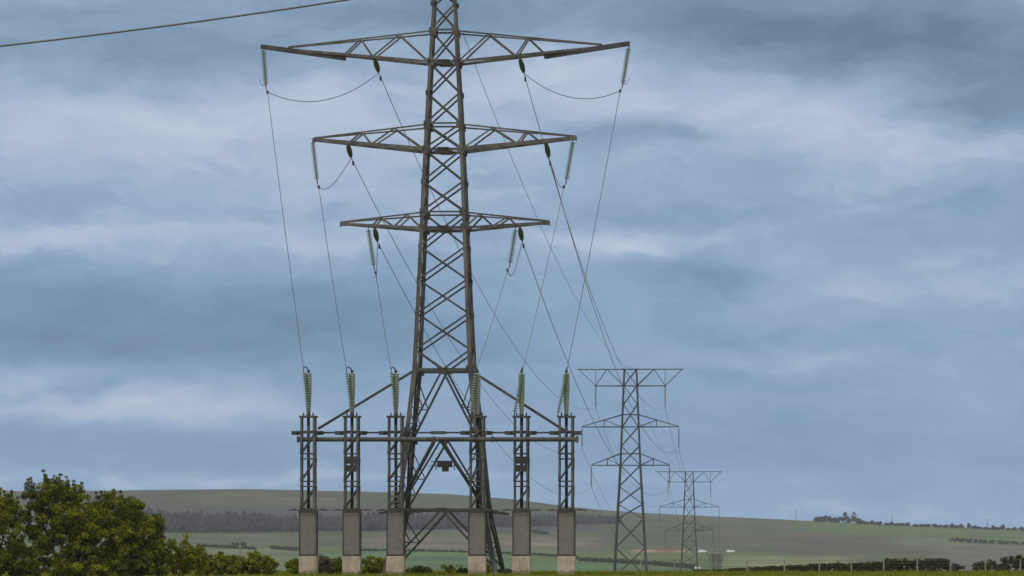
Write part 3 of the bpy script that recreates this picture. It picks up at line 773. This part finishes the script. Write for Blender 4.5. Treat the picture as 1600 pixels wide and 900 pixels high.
# strings, jumpers, downleads at the big pylon: (tension start,end), (hanging start,end), downlead foot
DATA = [('upper', 'left', (585, 90), (592, 114), (411, 73), (416, 139), (474, 575), 28, (930, 636)),
        ('upper', 'right', (812, 90), (819, 115), (983, 70), (972, 137), (886, 577), 24, None),
        ('middle', 'left', (543, 224), (549, 247), (488, 216), (496, 287), (541, 576), 22, None),
        ('middle', 'right', (853, 222), (858, 247), (896, 216), (884, 287), (817, 577), 20, None),
        ('lower', 'left', (585, 356), (590, 378), (575, 354), (585, 421), (611, 576), 24, None),
        ('lower', 'right', (812, 354), (816, 377), (806, 354), (796, 417), (744, 577), 26, None)]
PILX = [481, 549, 617.5, 745, 814, 884]
YP = 325.2
pfoot = {}
for j, (lv, sd_, t0, t1, h0, h1, ft, sagpx, _) in enumerate(DATA):
    sg = -1 if sd_ == 'left' else 1
    ys_ = D1 - sg * .7 * (1 if lv == 'upper' else .6)
    a = P(t0[0], t0[1], ys_ + .2); b_ = P(t1[0], t1[1], ys_ + 2.9)
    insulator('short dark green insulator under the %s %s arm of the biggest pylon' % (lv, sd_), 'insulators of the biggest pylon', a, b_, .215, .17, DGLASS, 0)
    ha = P(h0[0], h0[1], ys_ - .1); hb = P(h1[0], h1[1], ys_ - .35)
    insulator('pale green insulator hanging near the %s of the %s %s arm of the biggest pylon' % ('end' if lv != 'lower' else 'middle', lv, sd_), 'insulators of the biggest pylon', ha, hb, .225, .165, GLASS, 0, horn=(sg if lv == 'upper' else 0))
    # main span
    e = ends[0][j]; pts = cat(b_, e, 8, 60)
    cable('%s %s conductor running away from the biggest pylon to the second largest' % (lv, sd_), 'conductors of the biggest pylon', pts, .028, dampers=[b_.lerp(e, .0035) - Vector((0, 0, .12))])
    # jumper
    c = P(h1[0] + (2 if sg < 0 else -3), h1[1] + 5, ys_ - .4)
    if lv == 'upper': jp = [b_.lerp(c, i / 20) - Vector((0, 0, 4 * (sagpx / 20) * (i / 20) * (1 - i / 20))) for i in range(21)]
    else:
        jp = []
        for i in range(21):
            u = i / 20; q = b_.lerp(c, u); dz = 4 * {'middle': .75 if sg < 0 else .55, 'lower': 1.1}[lv] * u * (1 - u) * (0.5 + u); jp.append(q - Vector((0, 0, dz)))
    cable('curved jumper wire under the %s %s arm of the biggest pylon' % (lv, sd_), 'jumper wires of the biggest pylon', jp, .03)
    fpt = P(ft[0], ft[1], YP - .3); pfoot[(lv, sd_)] = fpt
    dl = cable('%s %s downlead dropping from the biggest pylon to its cable pillar' % (lv, sd_), 'downleads of the biggest pylon', [hb] + cat(c, fpt, .25, 16), .027)
    bm = bmesh.new(); box(bm, c - dl.location, (.18, .16, .24)); obj('clamp', bm, BRACE, dl)
cable('faint wire from the top arm root of the biggest pylon to the second largest', 'conductors of the biggest pylon', cat(P(722, 48, D1 + .6), ends[0][6], 5, 60), .022)

# ------------------------------------------------------------------ cable pillars
order = [('upper', 'left'), ('middle', 'left'), ('lower', 'left'), ('lower', 'right'), ('middle', 'right'), ('upper', 'right')]
ORD = ['leftmost', 'second from the left', 'third from the left, overlapping the pylon leg', 'fourth from the left, overlapping the pylon leg', 'second from the right', 'rightmost']
ORD2 = ['leftmost', 'second from left', 'third from left', 'third from right', 'second from right', 'rightmost']
def make_pillar():
    root = thing('cable_pillar', (0, 0, 0), '', 'cable pillar', 'cable pillars under the biggest pylon', YAW)
    zp = lambda y: (HOR - y) * YP / F + EYE
    hx, hy = .58, .5
    zt, zm, zc = zp(652), zp(797), zp(869)
    for (sx, sy) in ((-1, -1), (1, -1), (1, 1), (-1, 1)):
        bm = bmesh.new()
        wl = .20 if sx > 0 else .13
        angle_bar(bm, (sx * hx, sy * hy, zm - .05), (sx * hx, sy * hy, zt), wl, -sx, -sy, .04); obj('post', bm, PILST, root)
    bm = bmesh.new()
    rg = [zp(709), zp(717), zp(752), zp(760), zp(674), zp(795)]
    for z in rg:
        for s in (-1, 1):
            box_between(bm, (-hx, s * hy, z), (hx, s * hy, z), .07, .09); box_between(bm, (s * hx, -hy, z), (s * hx, hy, z), .06, .07)
    for z0, z1 in ((zp(795), zp(760)), (zp(752), zp(717)), (zp(709), zp(676))):
        for s in (-1, 1):
            box_between(bm, (-hx, s * hy * .96, z0), (hx, s * hy * .96, z1), .09); box_between(bm, (s * hx, -hy, z0), (s * hx, hy, z1), .07)
    obj('lattice_frame', bm, BRACE, root)
    bm = bmesh.new(); box_between(bm, (-hx - .1, 0, zt + .04), (hx + .1, 0, zt + .04), 2 * hy + .1, .14)
    for x in (-.36, .36): tube(bm, [(x, -.1, zt + .1), (x * 1.08, -.1, zt + .35)], .06, 6)
    obj('crosshead', bm, BRACE, root)
    bm = bmesh.new(); tube(bm, [(0, 0, zm + .05), (.01, .02, zp(740)), (-.01, 0, zp(700)), (0, 0, zt)], .12, 10); obj('cable', bm, BLACK, root, True)
    bm = bmesh.new(); box(bm, (0, 0, (zm + zc) / 2 - .02), (2 * hx + .06, 2 * hy + .06, zm - zc - .04))
    gp = obj('guard_panel', bm, PANEL, root)
    bm = bmesh.new()
    for sx in (-1, 1):
        for sy in (-1, 1): box_between(bm, (sx * (hx + .06), sy * (hy + .06), zc), (sx * (hx + .06), sy * (hy + .06), zm), .07)
    for z in (zc + .1, zm - .1): box_between(bm, (-hx - .05, -hy - .065, z), (hx + .05, -hy - .065, z), .05, .08)
    obj('frame', bm, BRACE, gp)
    bm = bmesh.new(); box(bm, (0, 0, zc / 2 - .1), (2 * hx + .22, 2 * hy + .22, zc + .2)); bmesh.ops.bevel(bm, geom=bm.edges[:], offset=.03, segments=1, affect='EDGES')
    obj('concrete_base', bm, CONC, root)
    bm = bmesh.new()
    for sy in (-1, 0, 1): box_between(bm, (-1.45, sy * .8, zm + .02 * sy), (1.5, sy * .8, zm + .02 * sy), .05, .06)
    for x in (-1.1, -.3, .3, 1.1): box_between(bm, (x, -.95, zm + .07), (x, .95, zm + .07), .05)
    obj('climbing_guard', bm, BRACE, root)
    # sealing end bushing
    zb0, zb1 = zp(648), zp(583)
    bm = bmesh.new(); n = 22; seg = 14; prev = None
    for i in range(n):
        for (u, k) in ((0, .74), (.45, 1.0), (.55, 1.0), (.98, .72)):
            uu = (i + u) / n; r = (.17 + .11 * math.sin(uu * 2.2)) * k; ring = [bm.verts.new((r * math.cos(q * 2 * math.pi / seg) + .10 * 0, r * math.sin(q * 2 * math.pi / seg), zb0 + (zb1 - zb0) * uu)) for q in range(seg)]
            if prev:
                for q in range(seg): bm.faces.new((prev[q], prev[(q + 1) % seg], ring[(q + 1) % seg], ring[q]))
            else: bm.faces.new(ring[::-1])
            prev = ring
    bm.faces.new(prev); bo = obj('bushing', bm, BUSH, root, True)
    bm = bmesh.new(); tube(bm, [(0, 0, zb1 - .02), (0, 0, zb1 + .22)], .11, 10); 
    obj('end_cap', bm, BRACE, bo)
    bm = bmesh.new(); tube(bm, [(0, 0, zb0 - .12), (0, 0, zb0 + .06)], .17, 12); obj('base_flange', bm, BRACE, bo)
    return root, zb1
pil, zb1 = make_pillar()
pillars = []
for i, pc in enumerate(PILX):
    o = pil if i == 0 else copy_tree(pil)
    o.location = ((pc + 1 - 800) * YP / F, YP, 0); pillars.append(o)
    o['label'] = 'lattice cable pillar on a concrete base, %s of six' % ORD[i]
ZTOP = zb1
for i, o in enumerate(pillars):
    key = order[i]; f = pfoot[key]; c = Vector(o.location)
    zp = lambda y: (HOR - y) * YP / F + EYE
    bt = [483, 551, 619, 736, 803, 871][i]; bts = P(bt, 655 if i > 2 else 650, YP + .4 if i < 3 else YP - .2)
    if i < 3: bts = P(bt, 650, YP - .35)
    bts = P(bt, 651, YP - .42)
    insulator('pale green insulator slanting down to the %s cable pillar' % ORD2[i], 'anchor insulators on the cable pillars', f, bts, .21, .19, GLASS)
    bm = bmesh.new(); top = Vector((0, 0, ZTOP + .2)); fl = f - c; fl = Matrix.Rotation(-YAW, 3, 'Z') @ fl
    mid = (top + fl) / 2 + Vector((0, 0, .35))
    pts = [top * (1 - u) ** 2 + mid * 2 * u * (1 - u) + fl * u * u for u in [k / 10 for k in range(11)]]
    tube(bm, pts, .045, 6); obj('connector', bm, BRACE, o)
    if i in (1, 4):
        bm = bmesh.new(); box(bm, (0, -.28, zp(719)), (.95, .5, .55)); box(bm, (0, -.28, zp(732)), (.86, .46, .5)); obj('equipment_box', bm, BOX, o)
    if i == 2:
        bm = bmesh.new()
        for y in (745, 752, 760, 768, 776, 784, 790): box_between(bm, (-.3, -.56, zp(y)), (.42, -.56, zp(y)), .06, .1)
        obj('ladder', bm, STEEL, o)

# ------------------------------------------------------------------ overhead line in the foreground
p0 = P(0, 72, 62); p1 = P(540, 0, 62); d = p1 - p0
pts = [p0 + d * u - Vector((0, 0, .028 * (1 - (2 * u - 1) ** 2))) for u in np.linspace(-1.6, 3.2, 60)]
cable('thick dark overhead wire crossing the upper left corner of the sky', None, pts, .016, 'overhead_wire')

# ------------------------------------------------------------------ fence, pole
Yf = 378.0
fen = thing('field_fence', P(1300, 893, Yf), 'post and wire fence along the far edge of the field in front of the hedge', 'fence')
f0 = fen.location.copy()
FP = [1002, 1054, 1110, 1168, 1226, 1280, 1330, 1381, 1433, 1485, 1540, 1594, 1646]
for px in FP:
    bm = bmesh.new(); X = (px - 800) * Yf / F; z = tz(X, Yf); hh = 1.12 + random.random() * .12
    tp = Vector((X + random.uniform(-.05, .05), Yf, z + hh - .08)); tube(bm, [Vector((X, Yf, z - .2)) - f0, tp - f0], .08, 7, [.07, .06]); obj('post', bm, WOOD, fen)
for k in range(4):
    bm = bmesh.new(); ps = [Vector(((px - 800) * Yf / F, Yf - .1, tz((px - 800) * Yf / F, Yf) + .25 + .27 * k)) - f0 for px in FP]; tube(bm, ps, .008, 4); obj('wire', bm, WIRE, fen)
Yw = 318.0
bm = bmesh.new(); tube(bm, [Vector((0, 0, -.3)), Vector((-.03, 0, 1.4)), Vector((-.06, 0, 2.85))], .09, 8, [.10, .09, .075])
wp = obj('wooden_pole', bm, WOOD); wp.location = ((376 - 800) * Yw / F, Yw, tz(-20, Yw)); tag(wp, 'pale weathered wooden pole standing among the low bushes', 'pole')
bm = bmesh.new(); box_between(bm, (-.3, 0, 2.7), (.22, 0, 2.72), .06, .07); obj('bracket', bm, WOOD, wp)

# ------------------------------------------------------------------ far hillside: plantation, hedgerows, ridge trees, buildings, masts
def cones(pts, hs, rs):
    seg = 5; N = len(pts); an = np.arange(seg) * 2 * math.pi / seg
    ph = RNG.random(N)[:, None]; ring = np.stack([np.cos(an + ph * 6) * rs[:, None], np.sin(an + ph * 6) * rs[:, None], np.full((N, seg), .1) * hs[:, None]], -1) + pts[:, None]
    mid = np.stack([np.cos(an + ph * 6) * rs[:, None] * .72, np.sin(an + ph * 6) * rs[:, None] * .72, np.full((N, seg), .55) * hs[:, None]], -1) + pts[:, None]
    tip = pts[:, None] + np.stack([np.zeros(N), np.zeros(N), hs], -1)[:, None]
    co = np.concatenate([ring, mid, tip], 1).reshape(-1, 3); f = []
    base = np.arange(N) * (2 * seg + 1); fs = []
    for k in range(seg):
        k2 = (k + 1) % seg
        fs.append(np.stack([base + k, base + k2, base + seg + k2], -1)); fs.append(np.stack([base + k, base + seg + k2, base + seg + k], -1)); fs.append(np.stack([base + seg + k, base + seg + k2, base + 2 * seg], -1))
    return co, np.concatenate(fs), 2 * seg + 1
pts = []
top = lambda x: 13 * float(fbm(np.array(x / 23.), np.array(1.5), 8, 3) - .5) + np.interp(x, [200, 260, 320, 400, 480, 700, 800, 900, 965], [800, 803, 806, 809, 808, 806, 807, 810, 817])
bot = lambda x: np.interp(x, [200, 300, 600, 700, 820, 900, 965], [832, 832, 829, 826, 823, 820, 818])
while len(pts) < 3000:
    x = 180 + 790 * random.random(); t_, b_ = top(x), bot(x)
    if b_ - t_ < 1: continue
    y = t_ + 3 + (b_ - t_ - 3) * random.random()
    if random.random() > .3 + 1.1 * (y - t_) / (b_ - t_): continue
    pts.append(hit(x, y))
for x in np.arange(182, 965, 2.2): pts.append(hit(x, bot(x) + random.uniform(-.4, .4)))
pts = np.array([tuple(p) for p in pts]); hs = 4 + 6 * RNG.random(len(pts)) ** 1.4; rs = 2.2 + 1.4 * RNG.random(len(pts))
co, fc, k = cones(pts, hs, rs)
pm = np_mesh('conifer_plantation', co, fc, LEAF_P, tint=np.repeat(RNG.random(len(pts)), k))
po = bpy.data.objects.new('conifer_plantation', pm); C.objects.link(po); tag(po, 'dark grey plantation of conifers covering the middle of the hillside', 'wood', kind='stuff')

def hedgerow(label, line, hgt, wd=4, gap=0.0, mat=LEAF_F):
    cs = []
    for (x0, y0), (x1, y1) in zip(line[:-1], line[1:]):
        a, b_ = hit(x0, y0), hit(x1, y1); L = (b_ - a).length; m = int(L / 1.3) + 2
        for i in range(m):
            u = i / m
            if gap and vnoise(np.array(u * L / 22), np.array(x0 * .1), 4) < gap: continue
            X = a.x + (b_.x - a.x) * u + random.uniform(-1, 1); Y = a.y + (b_.y - a.y) * u + random.uniform(-1.5, 1.5)
            cs.append((X, Y, tz(X, Y) + hgt * (.3 + .35 * random.random())))
    cs = np.array(cs); c0 = cs.mean(0)
    co, fc, tl = leaf_cloud(cs - c0, hgt * (.45 + .35 * RNG.random(len(cs))), 30, 1.0)
    o = bpy.data.objects.new('hedgerow', np_mesh('hedgerow', co, fc, mat, tint=tl)); C.objects.link(o); o.location = c0
    tag(o, label, 'hedgerow', 'hedgerows between the far fields')
hedgerow('long dark hedgerow sloping across the green fields behind the cable pillars', [(560, 861), (640, 862), (740, 864), (840, 868), (905, 872)], 2.0)
hedgerow('dark hedgerow running behind the foot of the second largest pylon', [(903, 876.5), (960, 879.5), (1030, 884), (1086, 889)], 3.0)
hedgerow('short hedgerow on the pasture above the low yellow bushes', [(310, 854), (350, 856), (400, 859)], 2.2)
for k, (x, wd_) in enumerate(((1491, 12), (1500, 9), (1513, 8), (1525, 11), (1537, 7), (1549, 8), (1563, 9), (1577, 14), (1592, 16))):
    p = hit(x, 846.5 + (x - 1480) * .05); n_ = 26; wm = wd_ * .45
    cs = np.stack([RNG.uniform(-1, 1, n_) * wm, RNG.normal(size=n_) * 1.2, RNG.uniform(.6, 4.2, n_)], 1)
    co, fc, tl = leaf_cloud(cs, np.full(n_, 1.5), 20, 1.0)
    o = bpy.data.objects.new('far_bush', np_mesh('far_bush', co, fc, LEAF_F, tint=tl)); C.objects.link(o); o.location = p
    tag(o, 'dark bush on the far right slope, %s from the left in its broken row' % ('first', 'second', 'third', 'fourth', 'fifth', 'sixth', 'seventh', 'eighth', 'ninth')[k], 'bush', 'broken row of bushes on the far slope')
hedgerow('patch of dark scrub halfway up the slope left of the leftmost cable pillar', [(362, 852), (386, 853)], 2.6)
hedgerow('faint hedgerow beside the leftmost cable pillar', [(424, 858), (466, 861)], 3.0)
hedgerow('dark scrub strip on the hillside between the two right hand cable pillars', [(832, 833), (858, 836)], 4.0)

def far_tree(px, h, wd, name='ridge_tree', dy=0):
    p = hit(px, float(np.interp(px, RX, RY)) + 1.5 + dy); n = 22
    u = RNG.random(n); cs = np.stack([RNG.normal(size=n) * wd * .28 * (1.15 - u), RNG.normal(size=n) * wd * .28, h * (.25 + .62 * u)], 1)
    co, fc, tl = leaf_cloud(cs, np.full(n, wd * .24) * (1.2 - .5 * u), 26, 1.5)
    root = bpy.data.objects.new(name, np_mesh(name, co, fc, LEAF_F, tint=tl)); C.objects.link(root); root.location = p
    bm = bmesh.new(); tube(bm, [(0, 0, -1), (0, 0, h * .6)], .4, 5); obj('trunk', bm, BARK, root)
    return root
t = far_tree(1321, 17, 11); tag(t, 'left one of the two tall dark trees standing up from the distant ridge', 'tree', 'trees along the far ridge')
t = far_tree(1334, 18, 11); tag(t, 'right one of the two tall dark trees standing up from the distant ridge', 'tree', 'trees along the far ridge')
rt = [(1276, 7), (1281, 8), (1286, 9), (1291, 10), (1296, 9), (1304, 8), (1312, 9), (1327, 8), (1341, 8), (1347, 6)]
for (x, h), lb in zip(rt, ['leftmost low dark tree of the clump on the distant ridge'] + ['dark ridge tree, %s from the left in the clump left of the tall pair' % q for q in ('second', 'third', 'fourth', 'fifth', 'sixth', 'seventh')] + ['low dark tree between the two tall trees on the distant ridge', 'low dark tree touching the right side of the tall pair on the ridge', 'small dark tree a little right of the tall pair on the ridge']): tag(far_tree(x, h, 9), lb, 'tree', 'trees along the far ridge')
ORDN = ['first', 'second', 'third', 'fourth', 'fifth', 'sixth', 'seventh', 'eighth', 'ninth', 'tenth', 'eleventh', 'twelfth', 'thirteenth', 'fourteenth', 'fifteenth', 'sixteenth', 'seventeenth', 'eighteenth', 'nineteenth', 'twentieth']
def ridge_label(x):
    for nm, m0, m1 in (('tall pair of trees', 1345, 1394), ('middle mast', 1394, 1543), ('rightmost mast', 1543, 1700)):
        if m0 <= x < m1:
            CNT[nm] = CNT.get(nm, -1) + 1; return 'small dark ridge tree, %s to the right of the %s' % (ORDN[CNT[nm]], nm)
    return 'small dark ridge tree'
CNT = {}
for x in list(range(1353, 1425, 8)) + list(range(1432, 1602, 9)):
    x += random.uniform(-2.5, 2.5); h = random.choice([3, 4, 5, 6, 8 if x > 1490 else 4])
    tag(far_tree(x, h, 7.5), ridge_label(x), 'tree', 'trees along the far ridge')

def shed(px, py, wd, hh, rz, label):
    p = hit(px, py); root = thing('farm_shed', p, label, 'shed', 'white farm sheds on the slope', rz)
    bm = bmesh.new(); box(bm, (0, 0, hh / 2 - 1), (wd, 9, hh + 2)); obj('wall', bm, WHITE, root)
    bm = bmesh.new(); v = [bm.verts.new(q) for q in ((-wd / 2 - .4, -5, hh), (wd / 2 + .4, -5, hh), (wd / 2 + .4, 5, hh), (-wd / 2 - .4, 5, hh), (-wd / 2 - .4, 0, hh + 2.2), (wd / 2 + .4, 0, hh + 1.3))]
    for q in ((0, 1, 5, 4), (2, 3, 4, 5), (0, 4, 3), (1, 2, 5), (3, 2, 1, 0)): bm.faces.new([v[i] for i in q])
    obj('roof', bm, GREYROOF, root)
shed(1099, 863, 6, .2, R(-25), 'white farm shed on the slope just right of the small third pylon')
shed(1143, 863, 6, .2, R(-20), 'white farm shed further right, alone on the slope')
shed(1090, 889, 3, -.2, 0, 'small pale hut at the end of the dark hedgerow')
for i, (x, lb) in enumerate(((1244, 'faint thin mast on the ridge left of the dark clump of trees'), (1394, 'faint thin mast on the middle of the right hand ridge'), (1543, 'faint thin mast near the right end of the ridge'))):
    p = hit(x, float(np.interp(x, RX, RY)) + 1); bm = bmesh.new(); tube(bm, [(0, 0, -1), (0, 0, 14)], .35, 5, [.5, .22])
    for z in (9, 11, 13): box_between(bm, (-1.6, 0, z), (1.6, 0, z), .2)
    o = obj('mast', bm, FARST); o.location = p; tag(o, lb, 'mast', 'masts on the far ridge')

# ------------------------------------------------------------------ air
bm = bmesh.new()
xs, y0, y1, z0, z1 = 22500, -500, 9700, -170, 260
v = [bm.verts.new(q) for q in ((-xs, y0, z0), (xs, y0, z0), (xs, y1, z0), (-xs, y1, z0), (-xs, y0, z1), (xs, y0, z1), (xs, y1, z1), (-xs, y1, z1))]
for q in ((0, 3, 2, 1), (4, 5, 6, 7), (0, 1, 5, 4), (1, 2, 6, 5), (2, 3, 7, 6), (3, 0, 4, 7)): bm.faces.new([v[i] for i in q])
hm = bpy.data.materials.new('haze_air'); hm.use_nodes = True; hm.node_tree.nodes.clear(); t = NT(hm.node_tree)
pv = t.n('ShaderNodeVolumePrincipled'); pv.inputs['Color'].default_value = (.93, .96, 1, 1); pv.inputs['Density'].default_value = 3.6e-5; pv.inputs['Anisotropy'].default_value = .2
ho = t.n('ShaderNodeOutputMaterial'); t.L.new(pv.outputs[0], ho.inputs['Volume'])
hz = obj('haze', bm, hm); tag(hz, kind='stuff')
